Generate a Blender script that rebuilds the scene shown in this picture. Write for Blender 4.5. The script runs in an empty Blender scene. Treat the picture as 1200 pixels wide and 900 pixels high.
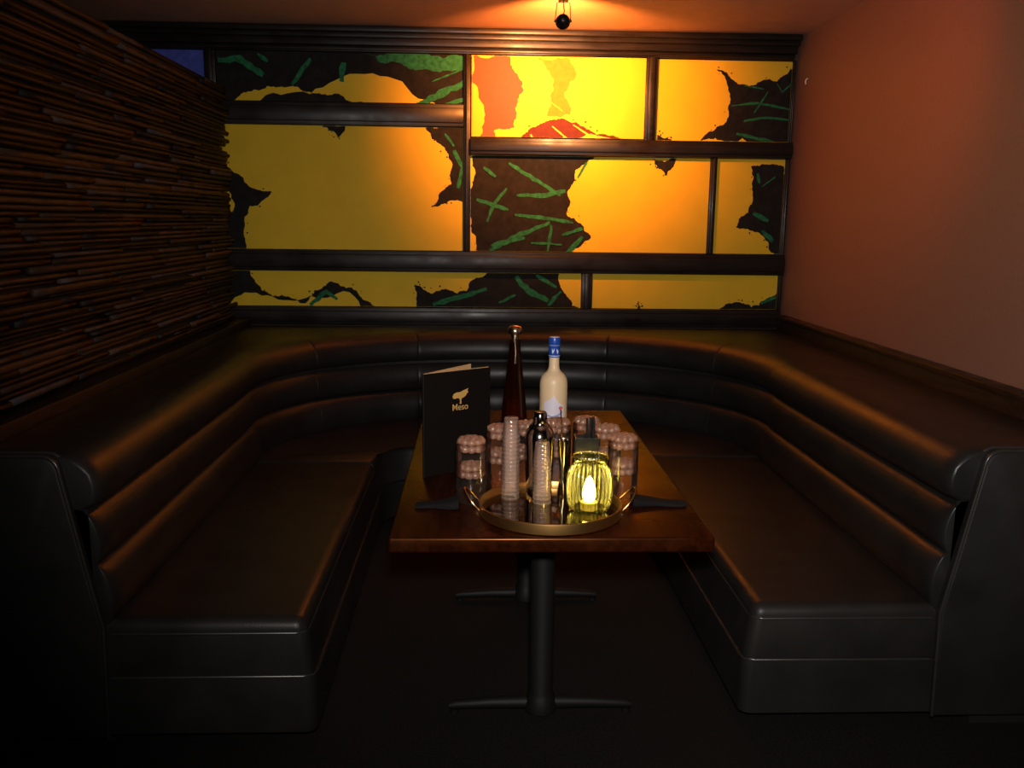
import bpy, bmesh, math, random
from mathutils import Vector, Matrix
from mathutils.geometry import tessellate_polygon

random.seed(7)
sc = bpy.context.scene
C = sc.collection
PI = math.pi

# ------------------------------------------------------------------ camera
cam_d = bpy.data.cameras.new('camera')
cam_d.sensor_width = 36.0
cam_d.lens = 31.5
cam_d.clip_start = 0.05
cam = bpy.data.objects.new('camera', cam_d)
C.objects.link(cam)
yv = Vector((-40.0, -193.0, 1050.0)).normalized()       # depth axis of the booth in camera terms
u0 = Vector((math.sin(.005), -math.cos(.005), 0))
uv = (u0 - yv * u0.dot(yv)).normalized()
xv = yv.cross(uv)
right = Vector((xv[0], yv[0], uv[0])); down = Vector((xv[1], yv[1], uv[1])); fwd = Vector((xv[2], yv[2], uv[2]))
mw = Matrix.Identity(4)
for i in range(3):
    mw[i][0] = right[i]; mw[i][1] = -down[i]; mw[i][2] = -fwd[i]
mw[0][3], mw[1][3], mw[2][3] = 0, 0, 1.55
cam.matrix_world = mw
sc.camera = cam

# ------------------------------------------------------------------ world, flash, exposure
world = bpy.data.worlds.new('world'); sc.world = world; world.use_nodes = True
world.node_tree.nodes['Background'].inputs[0].default_value = (1.0, .75, .6, 1)
world.node_tree.nodes['Background'].inputs[1].default_value = .004

def spot_light(name, loc, target, energy, color, size, blend, radius):
    l = bpy.data.lights.new(name, 'SPOT'); l.energy = energy; l.color = color
    l.spot_size = size; l.spot_blend = blend; l.shadow_soft_size = radius
    o = bpy.data.objects.new(name, l); C.objects.link(o); o.location = loc
    o.rotation_euler = (Vector(target) - Vector(loc)).to_track_quat('-Z', 'Y').to_euler()
    return o
# the photographer's flash on top of the camera, zoomed on the mural
spot_light('camera_flash', (.02, .0, 1.72), (1.15, 5.8, 1.25), 300, (1.0, .93, .86), math.radians(96), 1.0, .05)

sc.view_settings.view_transform = 'Standard'
sc.view_settings.look = 'None'
sc.view_settings.gamma = 1
sc.view_settings.exposure = 0
sc.view_settings.use_curve_mapping = False
sc.cycles.transparent_max_bounces = 64
sc.cycles.max_bounces = 14
sc.cycles.transmission_bounces = 14
sc.cycles.sample_clamp_indirect = 6

# ------------------------------------------------------------------ helpers
def tag(o, label=None, cat=None, group=None, kind=None):
    if label: o['label'] = label
    if cat: o['category'] = cat
    if group: o['group'] = group
    if kind: o['kind'] = kind
    return o
def thing(name, label, cat, loc=(0, 0, 0), rz=0, group=None):
    o = bpy.data.objects.new(name, None); C.objects.link(o); o.location = loc; o.rotation_euler = (0, 0, rz)
    o.empty_display_size = .05
    return tag(o, label, cat, group)
def obj(name, bm, mats, parent=None, smooth=None, loc=None):
    me = bpy.data.meshes.new(name)
    if isinstance(bm, bmesh.types.BMesh):
        bmesh.ops.recalc_face_normals(bm, faces=bm.faces)
        bm.to_mesh(me); bm.free()
    else:
        me = bm
    if not me.materials:
        for m in (mats if isinstance(mats, (list, tuple)) else [mats]): me.materials.append(m)
    if smooth is not None:
        for p in me.polygons: p.use_smooth = True
        if smooth > 0: me.set_sharp_from_angle(angle=math.radians(smooth))
    o = bpy.data.objects.new(name, me); C.objects.link(o)
    if parent: o.parent = parent
    if loc: o.location = loc
    return o
def struct(name, bm, m, smooth=None):
    o = obj(name, bm, m, None, smooth); o['kind'] = 'structure'; return o
def copy_tree(o, parent=None):
    c = o.copy(); C.objects.link(c)
    if parent: c.parent = parent
    for ch in o.children: copy_tree(ch, c)
    return c
def bx(bm, x0, x1, y0, y1, z0, z1, bev=0, seg=2):
    r = bmesh.ops.create_cube(bm, size=1)
    vs = r['verts']
    for v in vs:
        v.co = Vector(((x0 + x1) / 2 + v.co.x * (x1 - x0), (y0 + y1) / 2 + v.co.y * (y1 - y0), (z0 + z1) / 2 + v.co.z * (z1 - z0)))
    if bev:
        es = list({e for v in vs for e in v.link_edges})
        bmesh.ops.bevel(bm, geom=es, offset=bev, segments=seg, profile=.5, affect='EDGES')
    return bm
def box(*a, **k):
    return bx(bmesh.new(), *a, **k)
def lathe(bm, prof, n=32, cx=0, cy=0, rib=0, ribs=0, z0=0):
    rings = []
    for r, z in prof:
        if r < 1e-5: rings.append([bm.verts.new((cx, cy, z0 + z))])
        else:
            ring = []
            for i in range(n):
                a = 2 * PI * i / n
                rr = r * (1 + (rib * math.cos(ribs * a) if rib and r > .02 else 0))
                ring.append(bm.verts.new((cx + rr * math.cos(a), cy + rr * math.sin(a), z0 + z)))
            rings.append(ring)
    for a, b in zip(rings, rings[1:]):
        if len(a) == 1 and len(b) == 1: continue
        for i in range(n):
            j = (i + 1) % n
            if len(a) == 1: bm.faces.new((a[0], b[j], b[i]))
            elif len(b) == 1: bm.faces.new((a[i], a[j], b[0]))
            else: bm.faces.new((a[i], a[j], b[j], b[i]))
    return bm
def tube(bm, pts, r, n=10, cap=True):
    pts = [Vector(p) for p in pts]; rings = []
    rr = r if isinstance(r, (list, tuple)) else [r] * len(pts)
    prev = None
    for i, p in enumerate(pts):
        t = (pts[min(i + 1, len(pts) - 1)] - pts[max(i - 1, 0)]).normalized()
        if prev is None:
            a = t.orthogonal().normalized()
        else:
            a = (prev - t * prev.dot(t)).normalized()
        prev = a; b = t.cross(a)
        rings.append([bm.verts.new(p + (a * math.cos(2 * PI * k / n) + b * math.sin(2 * PI * k / n)) * rr[i]) for k in range(n)])
    for A, B in zip(rings, rings[1:]):
        for k in range(n): bm.faces.new((A[k], A[(k + 1) % n], B[(k + 1) % n], B[k]))
    if cap: bm.faces.new(rings[0][::-1]); bm.faces.new(rings[-1])
    return bm
def prism(bm, poly, z0, z1, bev_top=0, seg=3):
    lo = [bm.verts.new((x, y, z0)) for x, y in poly]
    f = bm.faces.new(lo)
    r = bmesh.ops.extrude_face_region(bm, geom=[f])
    vs = [g for g in r['geom'] if isinstance(g, bmesh.types.BMVert)]
    for v in vs: v.co.z = z1
    if bev_top:
        s = set(vs)
        es = [e for e in bm.edges if e.verts[0] in s and e.verts[1] in s]
        bmesh.ops.bevel(bm, geom=es, offset=bev_top, segments=seg, profile=.5, affect='EDGES')
    return bm
def sweep(path, normals, sections, closed=True, cap=True):
    """sections[i] is a list of (outward offset, z) for path point i"""
    bm = bmesh.new(); rings = []
    for p, n, s in zip(path, normals, sections):
        rings.append([bm.verts.new((p[0] + n[0] * o, p[1] + n[1] * o, z)) for o, z in s])
    m = len(rings[0])
    for A, B in zip(rings, rings[1:]):
        for k in range(m if closed else m - 1):
            bm.faces.new((A[k], A[(k + 1) % m], B[(k + 1) % m], B[k]))
    if closed and cap:
        bm.faces.new(rings[0][::-1]); bm.faces.new(rings[-1])
    return bm

# ------------------------------------------------------------------ materials
class N:
    def __init__(s, name):
        s.m = bpy.data.materials.new(name); s.m.use_nodes = True
        s.t = s.m.node_tree; s.b = s.t.nodes['Principled BSDF']; s.out = s.t.nodes['Material Output']
    def n(s, kind, **kw):
        nd = s.t.nodes.new(kind)
        for k, v in kw.items():
            if k in nd.inputs: nd.inputs[k].default_value = v
            else: setattr(nd, k, v)
        return nd
    def l(s, a, b): s.t.links.new(a, b)
    def coords(s, scale=(1, 1, 1), which='Object'):
        tc = s.n('ShaderNodeTexCoord'); mp = s.n('ShaderNodeMapping'); mp.inputs['Scale'].default_value = scale
        s.l(tc.outputs[which], mp.inputs['Vector']); return mp.outputs[0]
    def ramp(s, fac, stops):
        r = s.n('ShaderNodeValToRGB'); e = r.color_ramp.elements
        while len(e) < len(stops): e.new(.5)
        for el, (p, c) in zip(e, stops): el.position = p; el.color = (*c, 1)
        s.l(fac, r.inputs[0]); return r.outputs[0]
    def bump(s, h, strength, dist=.01, norm=None):
        b = s.n('ShaderNodeBump'); b.inputs['Strength'].default_value = strength; b.inputs['Distance'].default_value = dist
        s.l(h, b.inputs['Height'])
        if norm: s.l(norm, b.inputs['Normal'])
        s.l(b.outputs[0], s.b.inputs['Normal']); return b.outputs[0]
def simple(name, col, rough=.5, metal=0, spec=.5, coat=0, noise_amt=.15, scale=30, bump=0, coat_rough=.1):
    k = N(name); v = k.coords()
    nz = k.n('ShaderNodeTexNoise', Scale=scale, Detail=4.0); k.l(v, nz.inputs['Vector'])
    lo = tuple(c * (1 - noise_amt) for c in col); hi = tuple(min(1, c * (1 + noise_amt)) for c in col)
    k.l(k.ramp(nz.outputs[0], [(.3, lo), (.7, hi)]), k.b.inputs['Base Color'])
    k.b.inputs['Roughness'].default_value = rough; k.b.inputs['Metallic'].default_value = metal
    k.b.inputs['Specular IOR Level'].default_value = spec
    k.b.inputs['Coat Weight'].default_value = coat; k.b.inputs['Coat Roughness'].default_value = coat_rough
    if bump: k.bump(nz.outputs[0], bump, .004)
    return k.m
def leather_mat(name, col, rough=.36, wrinkle=.25, spec=.4):
    k = N(name); v = k.coords()
    n1 = k.n('ShaderNodeTexNoise', Scale=5.0, Detail=3.0); k.l(v, n1.inputs['Vector'])
    vs = k.coords((1.6, 3.2, 2)); n2 = k.n('ShaderNodeTexNoise', Scale=1.8, Detail=1.0, Distortion=.9); k.l(vs, n2.inputs['Vector'])
    vo = k.n('ShaderNodeTexVoronoi', Scale=260.0); k.l(v, vo.inputs['Vector'])
    k.l(k.ramp(n1.outputs[0], [(.3, tuple(c * .8 for c in col)), (.75, tuple(c * 1.25 for c in col))]), k.b.inputs['Base Color'])
    k.l(k.ramp(n1.outputs[0], [(.3, (rough - .05,) * 3), (.75, (rough + .06,) * 3)]), k.b.inputs['Roughness'])
    k.b.inputs['Specular IOR Level'].default_value = spec
    b1 = k.n('ShaderNodeBump'); b1.inputs['Strength'].default_value = wrinkle; b1.inputs['Distance'].default_value = .02
    k.l(n2.outputs[0], b1.inputs['Height'])
    b2 = k.n('ShaderNodeBump'); b2.inputs['Strength'].default_value = .12; b2.inputs['Distance'].default_value = .002
    k.l(vo.outputs['Distance'], b2.inputs['Height']); k.l(b1.outputs[0], b2.inputs['Normal'])
    k.l(b2.outputs[0], k.b.inputs['Normal'])
    return k.m
def wood_mat(name, dark, light, scale=(2, 20, 20), rough=.3, coat=0, coat_rough=.12, bump=.1, spec=.5, tint=(1, 1, 1)):
    k = N(name); v = k.coords(scale)
    nz = k.n('ShaderNodeTexNoise', Scale=2.0, Detail=6.0, Distortion=.6); k.l(v, nz.inputs['Vector'])
    v2 = k.coords((3, 3, 3)); n2 = k.n('ShaderNodeTexNoise', Scale=2.0, Detail=5.0); k.l(v2, n2.inputs['Vector'])
    k.l(k.ramp(nz.outputs[0], [(.3, dark), (.7, light)]), k.b.inputs['Base Color'])
    k.l(k.ramp(n2.outputs[0], [(.3, (rough * .7,) * 3), (.75, (rough * 1.4,) * 3)]), k.b.inputs['Roughness'])
    k.b.inputs['Coat Weight'].default_value = coat; k.b.inputs['Coat Roughness'].default_value = coat_rough
    k.b.inputs['Specular IOR Level'].default_value = spec; k.b.inputs['Specular Tint'].default_value = (*tint, 1)
    k.bump(nz.outputs[0], bump, .002)
    return k.m
def clear_mat(name, tint, fres=1.35, milky=0.0, milk_col=(1, .9, .85), rough=.03, extra_gloss=.02):
    """thin see-through glass: mostly transparent, glossy towards grazing, a little diffuse haze"""
    k = N(name); k.t.nodes.remove(k.b)
    tr = k.n('ShaderNodeBsdfTransparent'); tr.inputs[0].default_value = (*tint, 1)
    gl = k.n('ShaderNodeBsdfGlossy'); gl.inputs['Roughness'].default_value = rough
    fr = k.n('ShaderNodeFresnel', IOR=fres)
    ad = k.n('ShaderNodeMath', operation='ADD', use_clamp=True); k.l(fr.outputs[0], ad.inputs[0]); ad.inputs[1].default_value = extra_gloss
    m1 = k.n('ShaderNodeMixShader'); k.l(ad.outputs[0], m1.inputs[0]); k.l(tr.outputs[0], m1.inputs[1]); k.l(gl.outputs[0], m1.inputs[2])
    last = m1
    if milky:
        df = k.n('ShaderNodeBsdfDiffuse'); df.inputs[0].default_value = (*milk_col, 1)
        tl = k.n('ShaderNodeBsdfTranslucent'); tl.inputs[0].default_value = (*milk_col, 1)
        m0 = k.n('ShaderNodeMixShader'); m0.inputs[0].default_value = .5; k.l(df.outputs[0], m0.inputs[1]); k.l(tl.outputs[0], m0.inputs[2])
        m2 = k.n('ShaderNodeMixShader'); m2.inputs[0].default_value = milky; k.l(m1.outputs[0], m2.inputs[1]); k.l(m0.outputs[0], m2.inputs[2]); last = m2
    k.l(last.outputs[0], k.out.inputs[0])
    return k.m
def emit_mat(name, col, strength):
    k = N(name); k.b.inputs['Base Color'].default_value = (*col, 1)
    k.b.inputs['Emission Color'].default_value = (*col, 1); k.b.inputs['Emission Strength'].default_value = strength
    return k.m

M = {}
M['leather'] = leather_mat('charcoal_leather', (.0128, .0122, .0120), .37, .10, .27)
M['leather_seat'] = leather_mat('charcoal_seat_leather', (.0130, .0118, .0110), .40, .16, .26)
M['leather_matt'] = leather_mat('charcoal_side_leather', (.0125, .0118, .0114), .45, .05, .30)
M['piping'] = simple('leather_piping', (.022, .02, .018), .3, noise_amt=.1)
M['black'] = simple('black_plinth_board', (.004, .004, .004), .7)
M['black_iron'] = simple('black_powder_coated_iron', (.006, .006, .006), .55, 0, .25, bump=.2, scale=400)
M['trim'] = wood_mat('dark_stained_trim', (.006, .005, .0045), (.016, .011, .009), (2, 30, 30), .38, 0, .15, .05, .3)
M['ledge'] = wood_mat('dark_brown_ledge_wood', (.010, .006, .004), (.026, .014, .009), (30, 3, 30), .4, 0, .2, .08, .35)
M['table'] = wood_mat('red_brown_table_wood', (.009, .0019, .0006), (.028, .0056, .0013), (22, 2.2, 22), .30, 0, .14, .05, .5, (1, .42, .17))
M['table_edge'] = M['table']
M['ceiling'] = simple('brown_painted_ceiling', (.44, .25, .18), .62, noise_amt=.05, scale=18, bump=.06)
M['wall'] = simple('warm_grey_wall_paint', (.235, .118, .082), .6, noise_amt=.06, scale=60, bump=.12)
M['wall_dark'] = simple('dark_painted_wall', (.05, .04, .035), .7)
M['carpet'] = simple('dark_carpet', (.009, .0078, .0072), .9, 0, .15, noise_amt=.5, scale=140, bump=.5)
M['yellow'] = simple('printed_yellow', (.64, .43, .018), .6, 0, .2, noise_amt=.04, scale=8)
M['dark_print'] = simple('printed_black', (.0125, .0115, .0105), .75, 0, .12, noise_amt=.3, scale=25)
M['green'] = simple('printed_green', (.014, .125, .05), .7, 0, .15, noise_amt=.45, scale=40)
M['terracotta'] = simple('printed_terracotta', (.21, .075, .035), .7, 0, .15, noise_amt=.05)
M['ochre'] = simple('printed_ochre', (.42, .19, .015), .7, 0, .15, noise_amt=.1)
M['maroon'] = simple('printed_maroon', (.10, .018, .010), .7, 0, .15, noise_amt=.15)
M['blue_print'] = simple('printed_blue', (.07, .09, .42), .7, 0, .15, noise_amt=.2)
M['brass'] = simple('polished_brass', (.80, .47, .20), .2, 1, noise_amt=.05)
M['brass_rim'] = simple('brushed_brass_rim', (.66, .37, .12), .36, 1, noise_amt=.1, scale=12)
M['chrome'] = simple('polished_steel', (.62, .58, .54), .1, 1, noise_amt=.03)
M['mirror'] = simple('smoked_mirror', (.20, .165, .14), .03, 1, noise_amt=.01)
M['cloth'] = simple('black_napkin_cloth', (.006, .0055, .006), .9, 0, .2, noise_amt=.3, scale=200, bump=.5)
M['menu_cover'] = simple('black_leatherette_cover', (.005, .0033, .0028), .6, 0, .12, noise_amt=.2, scale=150, bump=.15)
M['menu_edge'] = simple('lit_page_edge', (.55, .33, .15), .5, noise_amt=.1)  # paper pages, the warm light on their edges put into the colour
M['gold'] = simple('gold_foil_stamp', (.62, .36, .10), .4, .2, noise_amt=.1)
M['frost'] = None
M['lamp'] = simple('black_lamp_metal', (.012, .011, .011), .35, .3)
M['wire'] = simple('thin_steel_wire', (.35, .3, .26), .35, 1)
M['plastic_black'] = simple('black_plastic', (.008, .008, .008), .3)
M['white_paint'] = simple('white_metal_hook', (.7, .65, .6), .4)
M['red_knob'] = simple('red_enamel', (.45, .04, .02), .35)

# ------------------------------------------------------------------ structure
XL, XR, YB, ZC = -2.75, 2.0, 5.86, 2.69
struct('floor', box(XL - .3, 3.2, -1.6, YB + .1, -.05, 0), M['carpet'])
struct('ceiling', box(XL - .3, 3.2, -1.6, YB + .1, ZC, ZC + .06), M['ceiling'])
struct('wall_back', box(XL - .3, XR + .1, YB, YB + .1, 0, ZC), M['wall_dark'])
struct('wall_right', box(XR, XR + .1, 1.2, YB, 0, ZC), M['wall'])
struct('wall_left', box(XL - .1, XL, -1.6, YB, 0, ZC), M['wall_dark'])
bm = bmesh.new()                       # crown moulding over the mural: three stepped strips
bx(bm, XL, 1.985, 5.70, YB, 2.652, ZC - .004, .006); bx(bm, XL, 1.985, 5.735, YB, 2.625, 2.655, .006); bx(bm, XL, 1.98, 5.765, YB, 2.585, 2.63, .005)
struct('trim_1', bm, M['trim'], 35)
bm = bmesh.new()                       # ledge along the right wall above the booth
bx(bm, 1.93, XR, 2.2, YB - .12, .935, .962, .006); bx(bm, 1.945, XR, 2.2, YB - .12, .83, .937, .003)
struct('trim_2', bm, M['ledge'], 35)

# ------------------------------------------------------------------ mural: dark frame and separate printed boards
fr = thing('mural_lattice', 'dark stained wooden lattice framing the printed boards on the back wall', 'lattice', (.2, YB, .88))
def rail(name, x0, x1, z0, z1, y0=5.79):
    bm = bmesh.new()
    bx(bm, x0, x1, y0 + .014, YB - .005, z0, z1, .004); t = min(.022, abs(z1 - z0) * .2, abs(x1 - x0) * .25)
    if x1 - x0 > z1 - z0: bx(bm, x0, x1, y0, y0 + .02, z0 + t, z1 - t, .006)
    else: bx(bm, x0 + t, x1 - t, y0, y0 + .02, z0, z1, .006)
    bmesh.ops.translate(bm, verts=bm.verts, vec=(-.2, -YB, -.88))
    o = obj(name, bm, M['trim'], fr, 35); return o
rail('rail', XL + .02, 1.975, 2.552, 2.588)
rail('rail', XL + .02, -.092, 2.117, 2.252)
rail('rail', -.05, 1.99, 1.952, 2.052, 5.765)
rail('rail', XL + .02, 1.99, 1.214, 1.346, 5.775)
rail('rail', XL + .02, 1.985, .87, .984, 5.77)
rail('post', -.092, -.05, 1.346, 2.552)
rail('post', -1.68, -1.61, 2.252, 2.552)
rail('post', 1.045, 1.118, 2.05, 2.552)
rail('post', 1.482, 1.522, 1.346, 1.952)
rail('post', .674, .745, .984, 1.214)
rail('post', 1.965, 1.992, .984, 1.952, 5.80)
rail('post', 1.972, 1.992, 2.05, 2.552, 5.80)

def torn(poly, amp, it, rnd):
    pts = [Vector((p[0], p[1], 0)) for p in poly]
    for k in range(it):
        out = []
        for i, a in enumerate(pts):
            b = pts[(i + 1) % len(pts)]; d = b - a
            out.append(a)
            if d.length > .009:
                nn = Vector((-d.y, d.x, 0))
                out.append((a + b) / 2 + nn * rnd.uniform(-amp, amp))
        pts = out
    return [(p.x, p.y) for p in pts]
def clip(poly, x0, x1, z0, z1):
    for ax, lim, sg in ((0, x0, 1), (0, x1, -1), (1, z0, 1), (1, z1, -1)):
        out = []
        for i, a in enumerate(poly):
            b = poly[(i + 1) % len(poly)]
            ina = (a[ax] - lim) * sg >= 0; inb = (b[ax] - lim) * sg >= 0
            if ina: out.append(a)
            if ina != inb:
                t = (lim - a[ax]) / (b[ax] - a[ax])
                out.append((a[0] + (b[0] - a[0]) * t, a[1] + (b[1] - a[1]) * t))
        poly = out
        if len(poly) < 3: return []
    return poly
def streak(pts, w, rnd):
    """a dry, ragged brush stroke through the points"""
    P = []
    for i in range(len(pts) - 1):
        a, b = Vector(pts[i]), Vector(pts[i + 1]); k = max(2, int((b - a).length / .03))
        for j in range(k): P.append(a.lerp(b, j / k))
    P.append(Vector(pts[-1]))
    L, R = [], []
    for i, p in enumerate(P):
        t = (P[min(i + 1, len(P) - 1)] - P[max(i - 1, 0)]).normalized(); n = Vector((-t.y, t.x))
        e = .35 + .65 * math.sin(PI * (i + .5) / len(P)) ** .5
        L.append(p + n * w * .5 * e * rnd.uniform(.5, 1.3)); R.append(p - n * w * .5 * e * rnd.uniform(.5, 1.3))
    return [(v.x, v.y) for v in L + R[::-1]]
ART = {
'p1':[
  ('y',[(-1.56,2.207),(-1.357,2.315),(-1.116,2.341),(-0.822,2.269),(-0.395,2.253),(-0.208,2.207)]),
  ('g',[(-0.689,2.553),(-0.058,2.542),(-0.058,2.486),(-0.341,2.46),(-0.502,2.496)]),
  ('gs',[(-1.597,2.491),(-1.464,2.501),(-1.325,2.408)],0.042),
  ('gs',[(-1.154,2.356),(-1.079,2.449),(-1.036,2.511)],0.031),
  ('gs',[(-0.448,2.212),(-0.234,2.315),(-0.058,2.398)],0.047),
  ('gs',[(-0.833,2.491),(-0.849,2.377)],0.047),
  ('gs',[(-0.288,2.387),(-0.058,2.48)],0.010),
  ('gs',[(-1.357,2.532),(-1.293,2.491)],0.021),
  ('gs',[(-0.261,2.232),(-0.058,2.294)],0.031),
],
'p2':[
  ('d',[(-0.331,2.108),(-0.047,2.108),(-0.047,1.623),(-0.293,1.628),(-0.17,1.767),(-0.165,1.871),(-0.224,2.0)]),
  ('d',[(-1.624,1.897),(-1.298,1.705),(-1.442,1.612),(-1.485,1.318),(-1.624,1.318)]),
  ('d',[(-0.972,2.108),(-0.828,2.108),(-0.87,2.036)]),
  ('gs',[(-0.154,1.974),(-0.101,1.871),(-0.127,1.742)],0.031),
  ('gs',[(-0.208,2.077),(-0.154,2.0)],0.016),
],
'p3':[
  ('d',[(-1.677,1.251),(-1.453,1.209),(-1.346,1.07),(-1.116,1.003),(-0.956,1.142),(-0.689,1.013),(-0.608,0.961),(-1.677,0.961)]),
  ('d',[(-0.405,1.137),(-0.288,1.075),(-0.074,1.091),(0.097,1.225),(0.535,1.225),(0.578,1.07),(0.685,0.961),(-0.373,0.961)]),
  ('gs',[(-1.079,0.992),(-0.972,1.08),(-0.902,1.034)],0.031),
  ('gs',[(-0.288,1.003),(-0.101,1.054),(0.06,1.106)],0.036),
  ('gs',[(0.247,1.189),(0.327,1.096),(0.461,1.034)],0.042),
  ('gs',[(0.38,1.199),(0.514,1.122)],0.026),
  ('gs',[(0.14,1.018),(0.247,1.07)],0.021),
  ('gs',[(0.461,1.003),(0.541,1.096)],0.026),
],
'p4':[
  ('t',[(-0.031,2.542),(0.193,2.542),(0.279,2.336),(0.225,2.119),(0.097,2.098),(0.14,1.984),(-0.031,1.984)]),
  ('o',[(0.354,2.532),(0.567,2.532),(0.605,2.429),(0.535,2.336),(0.578,2.201),(0.428,2.191),(0.466,2.346)]),
  ('r',[(0.225,1.984),(0.38,2.134),(0.567,2.16),(0.728,2.093),(1.081,2.046),(1.081,1.984)]),
  ('ys',[(0.461,2.129),(0.594,2.026)],0.010),
  ('ys',[(0.594,2.139),(0.781,2.026)],0.010),
  ('ys',[(0.728,2.077),(0.995,2.026)],0.010),
  ('ys',[(0.418,2.294),(0.525,2.222)],0.010),
  ('ys',[(0.327,2.077),(0.364,2.005)],0.016),
],
'p5':[
  ('d',[(1.487,2.491),(1.615,2.418),(1.877,2.424),(2.011,2.511),(2.011,1.964),(1.743,1.964),(1.679,2.077),(1.503,2.077),(1.369,2.021),(1.54,2.155),(1.583,2.284)]),
  ('d',[(1.134,2.088),(1.214,2.067),(1.316,2.005),(1.134,1.964)]),
  ('gs',[(1.594,2.274),(1.77,2.294),(1.989,2.253)],0.016),
  ('gs',[(1.636,2.103),(1.823,2.067),(1.989,2.015)],0.026),
  ('gs',[(1.679,2.181),(1.823,2.207),(1.978,2.191)],0.016),
  ('gs',[(1.823,2.362),(1.743,2.232)],0.010),
  ('gs',[(1.877,2.413),(1.914,2.362),(1.978,2.418)],0.010),
  ('gs',[(1.668,2.398),(1.797,2.377)],0.010),
],
'p6':[
  ('d',[(-0.042,1.943),(0.738,1.943),(0.578,1.742),(0.567,1.587),(0.728,1.447),(0.578,1.308),(0.033,1.308),(-0.042,1.478)]),
  ('d',[(1.113,1.943),(1.262,1.943),(1.198,1.835)]),
  ('gs',[(0.193,1.902),(0.38,1.793),(0.525,1.705)],0.026),
  ('gs',[(0.247,1.705),(0.407,1.705),(0.557,1.736)],0.031),
  ('gs',[(-0.01,1.674),(0.193,1.612)],0.026),
  ('gs',[(0.06,1.535),(0.097,1.638),(0.183,1.747)],0.021),
  ('gs',[(0.236,1.581),(0.461,1.561),(0.61,1.535)],0.026),
  ('gs',[(0.076,1.354),(0.247,1.447),(0.461,1.535)],0.031),
  ('gs',[(0.086,1.385),(0.3,1.437)],0.031),
  ('gs',[(0.45,1.344),(0.471,1.519)],0.021),
  ('gs',[(0.632,1.819),(0.69,1.912)],0.016),
  ('gs',[(0.343,1.406),(0.541,1.395)],0.016),
  ('gs',[(0.033,1.871),(0.113,1.819)],0.021),
  ('gs',[(0.578,1.344),(0.674,1.447)],0.026),
  ('gs',[(0.541,1.457),(0.674,1.499)],0.026),
],
'p7':[
  ('d',[(1.743,1.902),(1.957,1.902),(1.957,1.302),(1.893,1.38),(1.77,1.499),(1.668,1.519),(1.743,1.612),(1.765,1.742)]),
  ('gs',[(1.775,1.612),(1.877,1.561)],0.026),
  ('gs',[(1.84,1.499),(1.914,1.432)],0.031),
  ('gs',[(1.786,1.86),(1.807,1.798)],0.021),
  ('gs',[(1.823,1.778),(1.904,1.84)],0.010),
],
'p8':[
  ('d',[(1.572,0.961),(1.69,1.034),(1.797,1.003),(1.968,1.106),(1.968,0.961)]),
  ('d',[(1.006,0.961),(1.059,1.013),(1.075,0.961)]),
  ('gs',[(1.861,1.034),(1.957,1.065)],0.026),
],
'p0':[
],
}
PALETTE = ['yellow', 'dark_print', 'green', 'terracotta', 'ochre', 'maroon', 'blue_print']
PIDX = {'y': 0, 'd': 1, 'g': 2, 'gs': 2, 't': 3, 'o': 4, 'r': 5, 'ys': 0, 'b': 6}
def board(key, x0, x1, z0, z1, base, label, yf=5.825):
    rnd = random.Random(key)
    bm = bmesh.new()
    bx(bm, x0, x1, yf, YB - .004, z0, z1)
    for f in bm.faces: f.material_index = PIDX[base]
    if key == 'p5': bx(bm, x0, x0 + .012, yf - .001, yf + .01, z0, z1)
    lay = 0
    for e in ART[key]:
        w = e[2] if len(e) > 2 else 0
        poly = streak(e[1], w, rnd) if w else torn(e[1], .17, 5, rnd)
        poly = clip(poly, x0 + .001, x1 - .001, z0 + .001, z1 - .001)
        cl = []
        for p in poly:
            if not cl or (abs(p[0] - cl[-1][0]) + abs(p[1] - cl[-1][1])) > 1e-4: cl.append(p)
        if len(cl) < 3: continue
        lay += 1
        vs = [bm.verts.new((p[0], yf - .0004 * lay - .0004, p[1])) for p in cl]
        for tri in tessellate_polygon([[Vector((p[0], p[1], 0)) for p in cl]]):
            q = [vs[i] for i in tri]
            if (q[1].co - q[0].co).cross(q[2].co - q[0].co).y > 0: q.reverse()
            try: bm.faces.new(q).material_index = PIDX[e[0]]
            except ValueError: pass
        if e[0] in ('d', 'r') :                      # printer's spatter round the torn edge
            for q in range(16):
                p = rnd.choice(cl); s = rnd.uniform(.003, .009); cx_, cz_ = p[0] + rnd.uniform(-.03, .03), p[1] + rnd.uniform(-.03, .03)
                if x0 + s < cx_ < x1 - s and z0 + s < cz_ < z1 - s:
                    g = bm.faces.new([bm.verts.new((cx_ + s * rnd.uniform(.5, 1) * math.cos(a), yf - .0004 * lay - .0006, cz_ + s * rnd.uniform(.5, 1) * math.sin(a))) for a in (0, 1.2, 2.5, 3.7, 5)])
                    g.material_index = PIDX[e[0]]
    me = bpy.data.meshes.new('mural_board'); bm.to_mesh(me); bm.free()
    for n in PALETTE: me.materials.append(M[n])
    o = obj('mural_board', me, None)
    return tag(o, label, 'art board', 'printed boards of the mural')
board('p0', XL + .03, -1.68, 2.256, 2.548, 'b', 'blue printed board high in the corner, mostly hidden behind the bamboo screen')
board('p1', -1.61, -.095, 2.256, 2.55, 'd', 'black and green board with a low yellow strip, left of the spotlit board')
board('p4', -.042, 1.041, 2.06, 2.545, 'y', 'brightest, spotlit yellow board with a terracotta left side, below the spotlight', 5.80)
board('p5', 1.120, 1.970, 2.056, 2.545, 'y', 'yellow board with a torn black and green right side, top right corner of the mural')
board('p2', XL + .03, -.096, 1.35, 2.113, 'y', 'largest mostly plain yellow board, left of centre beside the bamboo screen')
board('p6', -.048, 1.480, 1.35, 1.948, 'y', 'wide middle board, black with green scratches on the left half, orange yellow right')
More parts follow.
